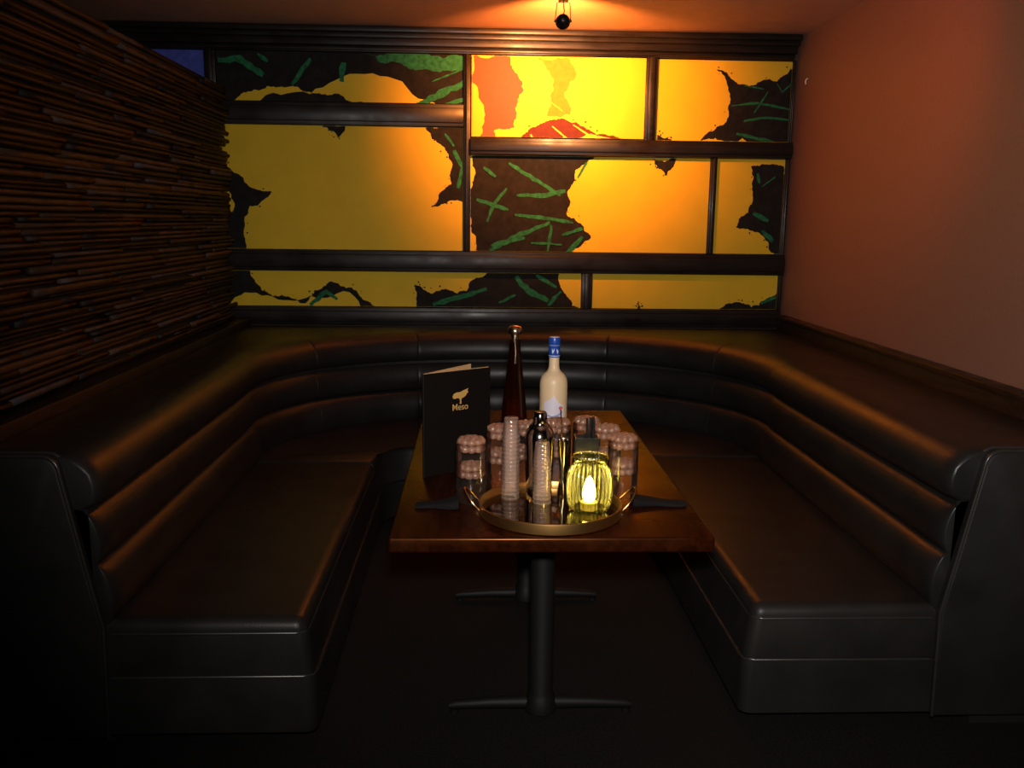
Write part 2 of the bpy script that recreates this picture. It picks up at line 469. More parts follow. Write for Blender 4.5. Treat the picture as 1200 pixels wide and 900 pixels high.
board('p7', 1.524, 1.963, 1.35, 1.948, 'y', 'small yellow board with black right edge, middle row beside the right wall')
board('p3', XL + .03, .672, .988, 1.211, 'y', 'long low board of the bottom row with several torn black and green patches')
board('p8', .747, 1.963, .988, 1.211, 'y', 'low almost plain yellow board at the right end of the bottom row')

# ------------------------------------------------------------------ bamboo screen on the left
k = N('split_bamboo')
oi = k.n('ShaderNodeObjectInfo')
v = k.coords((14, 2, 14)); nz = k.n('ShaderNodeTexNoise', Scale=3.0, Detail=6.0); k.l(v, nz.inputs['Vector'])
c1 = k.ramp(oi.outputs['Random'], [(.0, (.006, .0040, .0034)), (.35, (.017, .0092, .0062)), (.6, (.038, .019, .011)), (.85, (.085, .043, .023)), (.97, (.060, .050, .056))])
mx = k.n('ShaderNodeMix', data_type='RGBA', blend_type='MULTIPLY'); mx.inputs[0].default_value = .9
k.l(c1, mx.inputs[6]); k.l(k.ramp(nz.outputs[0], [(.3, (.35, .33, .32)), (.65, (1.1, 1.05, 1))]), mx.inputs[7]); k.l(mx.outputs[2], k.b.inputs['Base Color'])
k.b.inputs['Roughness'].default_value = .6; k.b.inputs['Specular IOR Level'].default_value = .25; k.bump(nz.outputs[0], .3, .004)
M['bamboo'] = k.m
scr = thing('bamboo_screen', 'tall screen of stacked horizontal dark bamboo sticks on the left of the booth', 'screen', (-1.53, 4.0, .84))
S0 = Vector((-1.53, 4.0, .84))
YS0, YS1, ZS0, ZS1 = 2.38, 5.64, .935, 2.315
bm = box(-.05, -.022, YS0 - 4, YS1 - .02 - 4, 0, ZS1 - .84); obj('backing_panel', bm, M['black'], scr)
bm = box(-.05, .085, YS0 - 4, YS1 + .12 - 4, 0, .075, .004); obj('bottom_rail', bm, M['trim'], scr, 35)
sticks = []
for q in range(7):
    rnd = random.Random(q); bm = bmesh.new(); n = 8; segs = 5
    rings = []
    for i in range(segs + 1):
        t = i / segs - .5; ring = []
        for j in range(n):
            a = 2 * PI * j / n; r = .0105 * (1 + rnd.uniform(-.14, .14))
            ring.append(bm.verts.new((r * math.cos(a) * 1.0, t, r * math.sin(a))))
        rings.append(ring)
    for A, B in zip(rings, rings[1:]):
        for j in range(n): bm.faces.new((A[j], A[(j + 1) % n], B[(j + 1) % n], B[j]))
    bm.faces.new(rings[0]); bm.faces.new(rings[-1])
    bmesh.ops.recalc_face_normals(bm, faces=bm.faces)
    me = bpy.data.meshes.new('bamboo_stick'); bm.to_mesh(me); bm.free(); me.materials.append(M['bamboo'])
    for p in me.polygons: p.use_smooth = True
    sticks.append(me)
rnd = random.Random(11)
z = ZS0 + .008; cnt = 0
while z < ZS1:
    y = YS0 - rnd.uniform(0, .5); d = rnd.uniform(.8, 1.25); yend = YS1 + rnd.uniform(-.045, .05)
    while y < yend - .05:
        L = rnd.uniform(.4, 1.15)
        if y + L > yend - .3: L = yend - y
        a, b = max(y, YS0), y + L
        if b - a > .05 and cnt < 297:
            o = bpy.data.objects.new('bamboo_stick', rnd.choice(sticks)); C.objects.link(o); o.parent = scr; cnt += 1
            o.location = (rnd.uniform(-.012, .022), (a + b) / 2 - 4, z + rnd.uniform(-.003, .003) - .84)
            o.scale = (rnd.uniform(.85, 1.3), b - a - .004, d * rnd.uniform(.85, 1.1))
            o.rotation_euler = (rnd.uniform(-.0035, .0035), rnd.uniform(0, 6.28) * 0, rnd.uniform(-.006, .006))
        y += L
    z += .0222 * d

# ------------------------------------------------------------------ U-shaped leather booth
CX, HW = .175, 1.225
YL0, YR0, YS = 2.44, 2.52, 4.19           # left front, right front, start of the curve
booth = thing('booth_sofa', 'large U shaped charcoal leather booth with channelled roll backs around the table', 'sofa')
def arc(n, a, b, ex=2.25, t0=PI, t1=0):
    out = []
    for i in range(n + 1):
        t = t0 + (t1 - t0) * i / n; c, s = math.cos(t), math.sin(t)
        out.append((CX + a * math.copysign(abs(c) ** (2 / ex), c), YS + b * abs(s) ** (2 / ex)))
    return out
ARC = arc(240, HW + .012, .985)
def normals(path):
    ns = []
    for i in range(len(path)):
        a, b = Vector(path[max(i - 1, 0)]), Vector(path[min(i + 1, len(path) - 1)])
        t = (b - a).normalized(); ns.append((-t.y, t.x))
    return ns
def cut(path, f0, f1):
    """the stretch of the rear arc between two x positions"""
    return [p for p in path if f0 <= p[0] <= f1]
xs = [-2, -.86, -.34, .735, 1.27, 3]
# dense straight pieces, left going back, right coming forward
left = [(CX - HW, YL0 + (YS - YL0) * i / 40) for i in range(41)]
rightp = [(CX + HW, YS + (YR0 - YS) * i / 40) for i in range(41)]
sections = [('left', left)] + [('rear', cut(ARC, a, b)) for a, b in zip(xs, xs[1:])] + [('right', rightp)]
# neighbouring rear pieces share their end point
for i in range(1, len(sections) - 2):
    sections[i][1].append(sections[i + 1][1][0])
def resample(path, n):
    d = [0]
    for a, b in zip(path, path[1:]): d.append(d[-1] + (Vector(b) - Vector(a)).length)
    out = []
    for i in range(n + 1):
        s = d[-1] * (.5 - .5 * math.cos(PI * i / n)) if n > 8 else d[-1] * i / n
        for j in range(len(d) - 1):
            if d[j + 1] >= s - 1e-9: break
        t = (s - d[j]) / max(1e-9, d[j + 1] - d[j]); a, b = Vector(path[j]), Vector(path[j + 1])
        out.append(tuple(a.lerp(b, t)))
    return out, d[-1]
ROLLS = [((.0, .395), (.022, .575)), ((.022, .575), (.05, .737))]
def roll_section(k, f):
    """f: fullness 0..1 of the padding at this place along the roll"""
    pts = []
    if k < 2:
        (o0, z0), (o1, z1) = ROLLS[k]
        for i in range(11):
            t = i / 10; e = math.sin(PI * t ** .92) ** .6
            pts.append((o0 + (o1 - o0) * t - .036 * f * e * (.82 + .36 * t) , z0 + (z1 - z0) * (t + .0)))
        pts += [(o1 + .09, z1), (o0 + .09, z0)]
    else:
        cur = [(.05, .737), (.022, .742), (.006, .757), (-.002, .78), (.0, .81), (.008, .838), (.022, .862), (.044, .882), (.072, .894), (.11, .8985), (.16, .8985)]
        g = 1 - f
        for o, z in cur: pts.append((o + .05 * g * (1 if o < .1 else .3), z - .022 * g * (1 if z > .84 else 0)))
        pts += [(.16, .80), (.05 + .09, .737)]
    return pts
inner_deck = []
for nm, path in sections:
    n = 44
    pth, Ln = resample(path, n)
    nrm = normals(pth)
    sec = obj('backrest', prism(bmesh.new(), [(p[0] + q[0] * .034, p[1] + q[1] * .034) for p, q in zip(pth, nrm)] + [(p[0] + q[0] * .155, p[1] + q[1] * .155) for p, q in reversed(list(zip(pth, nrm)))], .08, .74), M['leather_matt'], booth)
    # distance to the nearer end
    d = [0]
    for a, b in zip(pth, pth[1:]): d.append(d[-1] + (Vector(b) - Vector(a)).length)
    for k in range(3):
        ss = []
        for i in range(n + 1):
            e0, e1 = d[i], Ln - d[i]
            r0 = .06 if nm == 'left' else .016; r1 = .06 if nm == 'right' else .016
            m0 = .55 if nm == 'left' else .94; m1 = .55 if nm == 'right' else .94
            def fl(e, r, m):
                return m + (1 - m) * math.sqrt(max(0, 1 - (1 - min(1, e / r)) ** 2))
            ss.append(roll_section(k, fl(e0, r0, m0) * fl(e1, r1, m1)))
        obj('back_roll', sweep(pth, nrm, ss), M['leather'], sec, 50)
    inner_deck += [(p[0] + q[0] * .14, p[1] + q[1] * .14, nm) for p, q in zip(pth, nrm)]
# flat upholstered deck between the top roll and the walls
bm = bmesh.new(); rows = []
OX0, OX1, OY = -1.44, 1.94, 5.765
last = None
for x, y, nm in inner_deck:
    if nm == 'left': q = (OX0, y)
    elif nm == 'right': q = (OX1, y)
    else:
        dx, dy = x - CX, y - YS
        tx = ((OX1 if dx > 0 else OX0) - CX) / dx if abs(dx) > 1e-6 else 1e9
        ty = (OY - YS) / dy if dy > 1e-6 else 1e9
        t = min(tx, ty); q = (CX + dx * t, YS + dy * t)
        for cxr in (OX0, OX1):
            if abs(q[0] - cxr) < .06 and abs(q[1] - OY) < .06: q = (cxr, OY)
    rows.append([bm.verts.new((x, y, .893)), bm.verts.new((x * .5 + q[0] * .5, y * .5 + q[1] * .5, .888)), bm.verts.new((q[0], q[1], .868)), bm.verts.new((q[0], q[1], .78)), bm.verts.new((x, y, .80))])
for A, B in zip(rows, rows[1:]):
    for k in range(4): bm.faces.new((A[k], A[k + 1], B[k + 1], B[k]))
bmesh.ops.remove_doubles(bm, verts=bm.verts, dist=1e-4)
obj('back_deck', bm, M['leather'], booth, 40)
# seat cushions and seat bases
FXL, FXR, FY = -.493, .843, 4.475
YSL, YSR = 4.14, 4.27
def corner(cx, cy, r, a0, a1, n=8):
    return [(cx + r * math.cos(a0 + (a1 - a0) * i / n), cy + r * math.sin(a0 + (a1 - a0) * i / n)) for i in range(n + 1)]
def seat_polys(g, inset):
    """g: how far the front runs out, inset: how far the back edge runs under the backrest"""
    xl, xr, fy = FXL + g, FXR - g, FY - g
    rr = .035
    L = corner(xl - rr, YL0 - g * .3 + rr, rr, -PI / 2, 0, 4) + [(xl, YSL), (CX - HW - inset, YSL), (CX - HW - inset, YL0 - g * .3)]
    Rr = corner(xr + rr, YR0 - g * .3 + rr, rr, PI, 1.5 * PI, 4) + [(CX + HW + inset, YR0 - g * .3), (CX + HW + inset, YSR), (xr, YSR)]
    back = arc(40, HW + .0 + inset, .97 + inset)
    rear = [(xl, YSL + .002)] + corner(xl + .19, fy - .19, .19, PI, PI / 2)[0:] + corner(xr - .17, fy - .17, .17, PI / 2, 0) + [(xr, YSR + .002)]
    b = [(CX + HW + inset, YSR + .002)] + [p for p in back[::-1] if p[1] > (YSR + .03 if p[0] > CX else YSL + .03)] + [(CX - HW - inset, YSL + .002)]
    return L, Rr, rear + b
def cushion(poly, z0, z1, bev, mat, name='seat_cushion', foot=None):
    bm = bmesh.new()
    lo = [bm.verts.new((x, y, z0)) for x, y in (foot or poly)]; hi = [bm.verts.new((x, y, z1)) for x, y in poly]
    n = len(lo); es = []
    for i in range(n): bm.faces.new((lo[i], lo[(i + 1) % n], hi[(i + 1) % n], hi[i]))
    bm.faces.new(lo[::-1]); bm.faces.new(hi)
    for i in range(n): es.append(bm.edges.get((hi[i], hi[(i + 1) % n])))
    bmesh.ops.bevel(bm, geom=es, offset=bev, segments=5, profile=.5, affect='EDGES')
    return obj(name, bm, mat, booth, 35)
Lc, Rc, Bc = seat_polys(0, .03)
Ld, Rd, Bd = seat_polys(.022, .03)
cushions = [cushion(p, .238, .410, .034, M['leather_seat'], foot=q) for p, q in ((Lc, Ld), (Rc, Rd), (Bc, Bd))]
Lb, Rb, Bb = seat_polys(.026, .05)
bases = [cushion(p, .058, .236, .006, M['leather_matt'], 'seat_base') for p in (Lb, Rb, Bb)]
def line(bm, pts, r=.0042): tube(bm, pts, r, 6)
def welt(par, pts, r=.0045):
    obj('piping', tube(bmesh.new(), pts, r, 6), M['piping'], par, 60)
welt(cushions[0], [(CX - HW + .005, YL0 - .001, .366), (FXL - .03, YL0 - .001, .366), (FXL - .005, YL0 + .008, .366), (FXL + .005, YL0 + .035, .366), (FXL + .005, YSL, .366)], .0035)
welt(cushions[1], [(CX + HW - .005, YR0 - .001, .366), (FXR + .03, YR0 - .001, .366), (FXR + .005, YR0 + .008, .366), (FXR - .005, YR0 + .035, .366), (FXR - .005, YSR, .366)], .0035)
welt(bases[0], [(CX - HW + .005, YL0 - .009, .235), (FXL - .008, YL0 - .009, .235), (FXL + .018, YL0 + .004, .235), (FXL + .027, YL0 + .03, .235), (FXL + .027, YSL, .235)], .004)
welt(bases[1], [(CX + HW - .005, YR0 - .009, .235), (FXR + .008, YR0 - .009, .235), (FXR - .018, YR0 + .004, .235), (FXR - .027, YR0 + .03, .235), (FXR - .027, YSR, .235)], .004)
pl = seat_polys(-.09, .02)
for p in pl[:2]:
    obj('plinth', prism(bmesh.new(), [(x, max(y, 2.53 if x < CX else 2.61)) for x, y in p], 0, .06), M['black'], booth)
obj('plinth', prism(bmesh.new(), pl[2], 0, .06), M['black'], booth)
# end panels with a sloping, rounded inner edge and a double welt
def end_panel(side, y):
    s = 1 if side == 'right' else -1
    xo = 1.925 if s > 0 else 1.44
    P = [(HW + .012 if s > 0 else HW + .012, .058), (HW + .006, .40)]
    x1 = HW + .105
    P += [(HW + .03, .52)]
    P += [(HW + .093 + .045 - .045 * math.cos(t), .848 + .05 * math.sin(t)) for t in [0, .3, .6, .9, 1.2, PI / 2]]
    out = xo - CX if s > 0 else xo + CX
    P += [(out, .898), (out, .058)]
    P = [(CX + s * a, z) for a, z in P]
    bm = bmesh.new(); lo = [bm.verts.new((x, y - .055, z)) for x, z in P]; f = bm.faces.new(lo)
    r = bmesh.ops.extrude_face_region(bm, geom=[f]); vs = [g for g in r['geom'] if isinstance(g, bmesh.types.BMVert)]
    for v in vs: v.co.y = y + .0
    st = set(lo)
    bmesh.ops.bevel(bm, geom=[e for e in bm.edges if e.verts[0] in st and e.verts[1] in st], offset=.008, segments=2, profile=.5, affect='EDGES')
    pan = obj('end_panel', bm, M['leather_matt'], booth, 35)
    for dy in (-.052, -.012):
        obj('piping', tube(bmesh.new(), [(x - s * .003, y + dy, z + (.003 if i > 3 else 0)) for i, (x, z) in enumerate(P[:-1])], .0055, 7), M['piping'], pan, 60)
    return pan
end_panel('left', YL0 + .02); end_panel('right', YR0 + .02)
bm = box(-1.50, -1.21, YL0 + .021, 5.75, 0, .79); obj('back_carcass', bm, M['black'], booth)
bm = box(1.56, 1.92, YR0 + .021, 5.75, 0, .79); obj('back_carcass', bm, M['black'], booth)
bm = box(-1.2, 1.55, 5.50, 5.75, 0, .79); obj('back_carcass', bm, M['black'], booth)

# ------------------------------------------------------------------ table
ZT = .72
TX0, TX1, TY0, TY1 = -.232, .640, 2.262, 3.89
tcx, tcy = .204, 3.05
tb = thing('dining_table', 'long dark red brown wooden table on two black iron pedestals in the booth', 'table', (tcx, tcy, 0))
obj('tabletop', box(TX0 - tcx, TX1 - tcx, TY0 - tcy, TY1 - tcy, ZT - .043, ZT, .007, 3), M['table'], tb, 35)
def pedestal(y):
    bm = bmesh.new()
    lathe(bm, [(0, .012), (.052, .012), (.052, .035), (.044, .06), (.038, .075), (.0375, .66), (.0, .66)], 28)
    col = obj('column', bm, M['black_iron'], tb, 40, (0.004, y - tcy, 0))
    bm = bmesh.new(); bx(bm, -.12, .12, -.16, .16, .655, .676, .004); obj('top_plate', bm, M['black_iron'], tb, 35, (0.004, y - tcy, 0))
    for s in (-1, 1):
        bm = bmesh.new()
        tube(bm, [(0, 0, .034), (s * .15, 0, .032), (s * .27, 0, .026), (s * .292, 0, .022)], [.024, .019, .015, .011], 10)
        lathe(bm, [(0, 0), (.014, 0), (.014, .012), (0, .012)], 12, s * .275, 0)
        obj('foot', bm, M['black_iron'], tb, 50, (0.004, y - tcy, 0))
pedestal(2.635); pedestal(3.49)

# ------------------------------------------------------------------ tray
tx, ty, TR = .212, 2.473, .2045
tray = thing('serving_tray', 'round smoked mirror tray with a brass rim and loop handles at the table front', 'tray', (tx, ty, ZT))
bm = lathe(bmesh.new(), [(0, .0015), (TR - .004, .0015), (TR, .004), (TR + .001, .030), (TR + .0005, .033), (TR - .003, .034), (TR - .005, .031), (TR - .0055, .0075), (0, .0075)], 96)
obj('rim', bm, M['brass_rim'], tray, 40)
bm = lathe(bmesh.new(), [(0, .0076), (TR - .006, .0076), (TR - .006, .0095), (0, .0095)], 96)
obj('mirror_plate', bm, M['mirror'], tray, 40)
for s in (-1, 1):
    pts = []
    for i in range(17):
        t = -PI / 2 + PI * i / 16
        pts.append((s * (TR * .985 + .003 + .042 * math.cos(t) ** .8 if abs(math.cos(t)) > 1e-3 else s * 0 + TR * .985 + .003) if s > 0 else -(TR * .985 + .003 + .042 * max(0, math.cos(t)) ** .8), .046 * math.sin(t), .022 + .050 * max(0, math.cos(t)) ** .9))
    obj('handle', tube(bmesh.new(), pts, .0032, 8), M['brass'], tray, 60)
ZTR = ZT + .0095

# ------------------------------------------------------------------ clear materials
M['clear'] = clear_mat('clear_glass', (.985, .975, .97), 1.45, .012, (1, .82, .72), .04, .015)
M['cup'] = clear_mat('clear_cup_plastic', (.985, .975, .97), 1.38, .14, (1, .74, .60), .10, .03)
M['cup_rim'] = clear_mat('cup_rim_plastic', (.95, .93, .92), 1.45, .26, (1, .76, .62), .15, .06)
M['bead'] = clear_mat('bead_glass', (.88, .76, .70), 1.6, .48, (1, .62, .44), .14, .28)
k = N('frosted_bottle_glass'); k.b.inputs['Base Color'].default_value = (1.0, .75, .46, 1); k.b.inputs['Transmission Weight'].default_value = .25
k.b.inputs['Roughness'].default_value = .42; M['frost'] = k.m
M['amber'] = clear_mat('dark_amber_glass', (.42, .18, .07), 1.5, .08, (.14, .035, .010), .03, .03)
k = N('blue_capsule_foil'); k.b.inputs['Base Color'].default_value = (.015, .07, .40, 1); k.b.inputs['Roughness'].default_value = .3; M['capsule'] = k.m
M['white_print'] = simple('white_print', (.75, .75, .85), .5, noise_amt=.05)
M['lav_print'] = simple('pale_lavender_print', (.74, .68, .78), .5, noise_amt=.08, scale=20)
M['paleblue'] = simple('pale_blue_print', (.25, .36, .62), .5, noise_amt=.1)
M['gold_cap'] = simple('champagne_metal_stopper', (.75, .58, .40), .22, 1, noise_amt=.05)
M['liquid'] = clear_mat('amber_spirit', (.75, .26, .06), 1.3, .25, (.6, .13, .02), .05)
M['jar'] = clear_mat('green_ribbed_glass', (.40, .42, .05), 1.5, .018, (.30, .30, .02), .08, .02)
_t = M['jar'].node_tree; _lw = _t.nodes.new('ShaderNodeLayerWeight'); _lw.inputs[0].default_value = .5      # thicker glass at a slant absorbs more
_rp = _t.nodes.new('ShaderNodeValToRGB'); _rp.color_ramp.elements[0].position = .0; _rp.color_ramp.elements[0].color = (.64, .58, .15, 1)
_rp.color_ramp.elements[1].position = .8; _rp.color_ramp.elements[1].color = (.022, .036, .003, 1)
_t.links.new(_lw.outputs['Facing'], _rp.inputs[0])
_t.links.new(_rp.outputs[0], [n for n in _t.nodes if n.type == 'BSDF_TRANSPARENT'][0].inputs[0])
M['wax'] = simple('candle_wax', (.85, .72, .40), .5, noise_amt=.03)
M['flame'] = emit_mat('candle_flame', (1.0, .82, .48), 26)

# ------------------------------------------------------------------ shot cups in two nested towers
def cup_mesh():
    bm = lathe(bmesh.new(), [(0, .058), (.0195, .058), (.0208, .0565), (.0225, .038), (.0258, .0035), (.0268, .0035), (.0272, .0018), (.0268, .0), (.0256, .0)], 28)
    me = bpy.data.meshes.new('shot_cup'); bmesh.ops.recalc_face_normals(bm, faces=bm.faces); bm.to_mesh(me); bm.free()
    me.materials.append(M['cup']); me.materials.append(M['cup_rim'])
    for p in me.polygons: p.material_index = 1 if p.center.z < .0037 or p.center.z > .0565 else 0
    for p in me.polygons: p.use_smooth = True
    me.set_sharp_from_angle(angle=math.radians(50)); return me
cme = cup_mesh()
ORD = ['lowest', 'second lowest', 'third lowest', 'fourth lowest', 'fifth lowest', 'sixth lowest', 'seventh lowest', 'eighth lowest', 'eighth from the top', 'seventh from the top', 'sixth from the top', 'fifth from the top', 'fourth from the top', 'third from the top', 'second from the top', 'topmost']
def cup_tower(x, y, n, step, where, grp):
    order = ORD if n == 16 else ORD[:5] + ORD[-6:]
    for i in range(n):
        o = bpy.data.objects.new('shot_cup', cme); C.objects.link(o)
        o.location = (x + random.uniform(-.0008, .0008), y + random.uniform(-.0008, .0008), ZTR + .0003 + i * step)
        o.rotation_euler = (0, 0, random.uniform(0, 6))
        tag(o, 'clear shot cup, %s in the %s' % (order[i], where), 'cup', grp)
cup_tower(.102, 2.588, 16, .0125, 'taller tower left of the shaker', 'nested cups of the taller tower')
cup_tower(.193, 2.540, 11, .0125, 'shorter tower before the shaker', 'nested cups of the shorter tower')

# ------------------------------------------------------------------ tumblers with beaded bases, stacked upside down in twos
def tumbler(first=[None]):
    if first[0]: return copy_tree(first[0])
    t = thing('beaded_tumbler', 'x', 'glass')
    bm = lathe(bmesh.new(), [(.0425, .0), (.0432, .0015), (.0425, .003), (.0418, .03), (.0415, .092), (.040, .098), (0, .098)], 40)
    obj('glass_wall', bm, M['clear'], t, 50)
    bm = bmesh.new()
    def ball(x, y, z, r):
        rr = bmesh.ops.create_icosphere(bm, subdivisions=2, radius=r); bmesh.ops.translate(bm, verts=rr['verts'], vec=(x, y, z))
    for i in range(10): a = 2 * PI * i / 10; ball(.0295 * math.cos(a), .0295 * math.sin(a), .083, .0115)
    for i in range(9): a = 2 * PI * i / 9 + .2; ball(.027 * math.cos(a), .027 * math.sin(a), .103, .0122)
    for i in range(4): a = 2 * PI * i / 4; ball(.0118 * math.cos(a), .0118 * math.sin(a), .107, .0115)
    o = obj('beaded_base', bm, M['bead'], t, 0); tag(o, 'beaded glass base of round bubbles')
    first[0] = t
    return t
SPOTS = [(-.016, 2.590, 'leftmost stack, in front of the menu'), (.075, 2.752, 'stack behind the taller cup tower'),
         (.165, 2.80, 'stack between the taller cup tower and the shaker'), (.262, 2.84, 'stack in front of the frosted bottle'),
         (.362, 2.868, 'stack behind the straw cup'), (.412, 2.755, 'stack just right of the straw cup'), (.445, 2.628, 'rightmost stack, beside the candle jar')]
for x, y, w in SPOTS:
    for i in range(2):
        t = tumbler(); t.location = (x, y, ZT + .0003 + .079 * i); t.scale = (1.1, 1.1, 1.01); t.rotation_euler = (0, 0, random.uniform(0, 6))
        t['label'] = ('upper' if i else 'lower') + ' upturned bubble base tumbler of the ' + w
        t['group'] = 'stacked bubble base tumblers'

# ------------------------------------------------------------------ bottles
_t = M['bead'].node_tree; _o = _t.nodes['Material Output']; _s = _o.inputs[0].links[0].from_socket
_g = _t.nodes.new('ShaderNodeBsdfGlass'); _g.inputs['Color'].default_value = (1, .9, .84, 1); _g.inputs['Roughness'].default_value = .02; _g.inputs['IOR'].default_value = 1.45
_m = _t.nodes.new('ShaderNodeMixShader'); _m.inputs[0].default_value = .42
_t.links.new(_s, _m.inputs[1]); _t.links.new(_g.outputs[0], _m.inputs[2]); _t.links.new(_m.outputs[0], _o.inputs[0])
b1 = thing('spirit_bottle', 'tall tapering dark amber glass bottle with a metal stopper behind the cups', 'bottle', (.142, 3.345, ZT))
bm = lathe(bmesh.new(), [(0, .0), (.046, .0), (.050, .004), (.0505, .02), (.049, .09), (.044, .15), (.036, .22), (.028, .29), (.0225, .345), (.020, .375), (.0195, .388), (0, .388)], 40)
obj('bottle_glass', bm, M['amber'], b1, 40)
bm = lathe(bmesh.new(), [(0, .006), (.045, .006), (.0475, .012), (.046, .09), (.0415, .148), (0, .148)], 32); obj('spirit', bm, M['liquid'], b1, 40)
bm = lathe(bmesh.new(), [(0, .386), (.0145, .386), (.0150, .395), (.0145, .404), (.0255, .409), (.0275, .418), (.0265, .428), (.020, .436), (.008, .4395), (0, .44)], 32)
obj('stopper', bm, M['gold_cap'], b1, 50)
bm = bmesh.new(); tube(bm, [(-.004, -.0215, .393), (0, -.0225, .365), (.002, -.0255, .335), (.0, -.0285, .312)], [.003, .0028, .0036, .003], 8)
for q in range(10): lathe(bm, [(0, 0), (.0048, .002), (.0048, .005), (0, .007)], 10, .0015, -.0225 - .0065 * (q / 9), z0=.388 - .0083 * q)
lathe(bm, [(0, 0), (.007, .004), (.007, .014), (0, .018)], 12, .0, -.0285, z0=.296)
o = obj('neck_chain', bm, M['gold_cap'], b1, 50)

b2 = thing('vodka_bottle', 'frosted white glass bottle with a blue foil capsule behind the steel shaker', 'bottle', (.288, 3.305, ZT))
bm = lathe(bmesh.new(), [(0, .0), (.046, .0), (.0515, .005), (.052, .02), (.052, .228), (.0505, .240), (.046, .253), (.038, .264), (.028, .272), (.0215, .282), (.0192, .296), (.0188, .335), (0, .335)], 40)
obj('bottle_glass', bm, M['frost'], b2, 40)
bm = lathe(bmesh.new(), [(0, .328), (.0205, .328), (.0212, .331), (.0212, .372), (.0218, .374), (.0218, .398), (.0205, .402), (.0, .402)], 32)
cap = obj('capsule', bm, M['capsule'], b2, 40)
bm = bmesh.new()
for z in (.332, .372): lathe(bm, [(.0213, z), (.0216, z + .0006), (.0216, z + .002), (.0213, z + .0026)], 32)
lathe(bm, [(0, .4022), (.0175, .4022), (.0175, .4032), (0, .4032)], 24)
obj('capsule_band', bm, M['white_print'], cap, 40)
def wrap(poly, r, a0=-PI / 2):
    """a flat print (x, z) wrapped on a cylinder of radius r, facing the front"""
    bm = bmesh.new(); vs = [bm.verts.new((p[0], 0, p[1])) for p in poly]; f = bm.faces.new(vs)
    bmesh.ops.triangulate(bm, faces=[f])
    for i in range(3):
        bmesh.ops.subdivide_edges(bm, edges=[e for e in bm.edges if e.calc_length() > .008], cuts=1)
        bmesh.ops.triangulate(bm, faces=[f for f in bm.faces if len(f.verts) > 3])
    for v in bm.verts:
        a = a0 + v.co.x / r; v.co = Vector((r * math.cos(a), r * math.sin(a), v.co.z))
    return bm
for dx, poly in ((-.0075, [(-.004, .363), (-.001, .357), (.001, .352), (.005, .363), (.006, .356), (.002, .346), (-.001, .341), (-.003, .348)]), (.0095, [(-.004, .363), (-.002, .350), (.001, .339), (.003, .348), (.006, .342), (.005, .352), (.001, .359), (-.001, .356)])):
    obj('bird_mark', wrap([(x + dx, z) for x, z in poly], .0215), M['white_print'], cap)
lab = obj('label_print', wrap([(-.042, .02), (.036, .02), (.038, .150), (.02, .158), (.008, .172), (-.002, .192), (-.012, .178), (-.024, .172), (-.042, .160)], .0523), M['lav_print'], b2, 0)
obj('label_line', wrap([(-.03, .118), (-.01, .112), (.012, .117), (.034, .130), (.034, .124), (.012, .110), (-.01, .105), (-.03, .112)], .0526), M['paleblue'], lab, 0)
obj('label_line', wrap([(-.006, .072), (.024, .074), (.024, .070), (-.006, .069)], .0526), M['paleblue'], lab, 0)

# ------------------------------------------------------------------ menu: two covers standing open
mn = thing('menu', 'tall black menu standing open with a gold tree emblem at the left of the table', 'menu', (-.171, 2.824, ZT))
def leaf(ang, name, t0, t1, mat, w=.264, h=.342, z0=0):
    bm = box(.0, w, t0, t1, z0, h, .0015, 1)
    o = obj(name, bm, mat, mn, 35); o.rotation_euler = (0, 0, ang); return o
A1, A2 = math.radians(35.5), math.radians(55)
front = leaf(A1, 'cover', -.003, .0, M['menu_cover']); back = leaf(A2, 'cover', 0, .003, M['menu_cover'])
leaf(A1, 'page', .0004, .0016, M['menu_edge'], .258, .3435, .003); leaf(A2, 'page', -.0016, -.0004, M['menu_edge'], .258, .3435, .003)
bm = lathe(bmesh.new(), [(0, 0), (.0045, 0), (.0045, .342), (0, .342)], 12); obj('spine', bm, M['menu_cover'], mn, 40)
def flat(poly, y, d=.0006):
    bm = bmesh.new(); f = bm.faces.new([bm.verts.new((x, y, z)) for x, z in poly])
    r = bmesh.ops.extrude_face_region(bm, geom=[f])
    for g in r['geom']:
        if isinstance(g, bmesh.types.BMVert): g.co.y = y - d
    return bm
ex, ez = .140, .256
crown = [(-.036, -.008), (-.038, .004), (-.032, .016), (-.018, .022), (0, .022), (.012, .028), (.028, .034), (.040, .038), (.036, .026), (.040, .016), (.032, .010), (.028, .0), (.018, -.008), (.008, -.012), (.005, -.02), (.006, -.042), (-.002, -.042), (-.001, -.02), (-.006, -.012), (-.016, -.008), (-.026, -.012)]
em = flat([(ex + x * .80, ez + z * .62) for x, z in crown], -.0031)
obj('emblem', em, M['gold'], front)
cu = bpy.data.curves.new('title', 'FONT'); cu.body = 'Meso'; cu.size = .031; cu.extrude = .0003; cu.offset = .0002; cu.align_x = 'CENTER'
to = bpy.data.objects.new('title', cu); C.objects.link(to)
bpy.context.view_layer.update()
me = bpy.data.meshes.new_from_object(to.evaluated_get(bpy.context.evaluated_depsgraph_get()))
bpy.data.objects.remove(to)
me.transform(Matrix.Translation((ex, -.0034, ez - .046)) @ Matrix.Rotation(PI / 2, 4, 'X') @ Matrix.Scale(.95, 4, (1, 0, 0)))
me.materials.clear(); me.materials.append(M['gold'])
t_ = bpy.data.objects.new('title', me); C.objects.link(t_); t_.parent = front

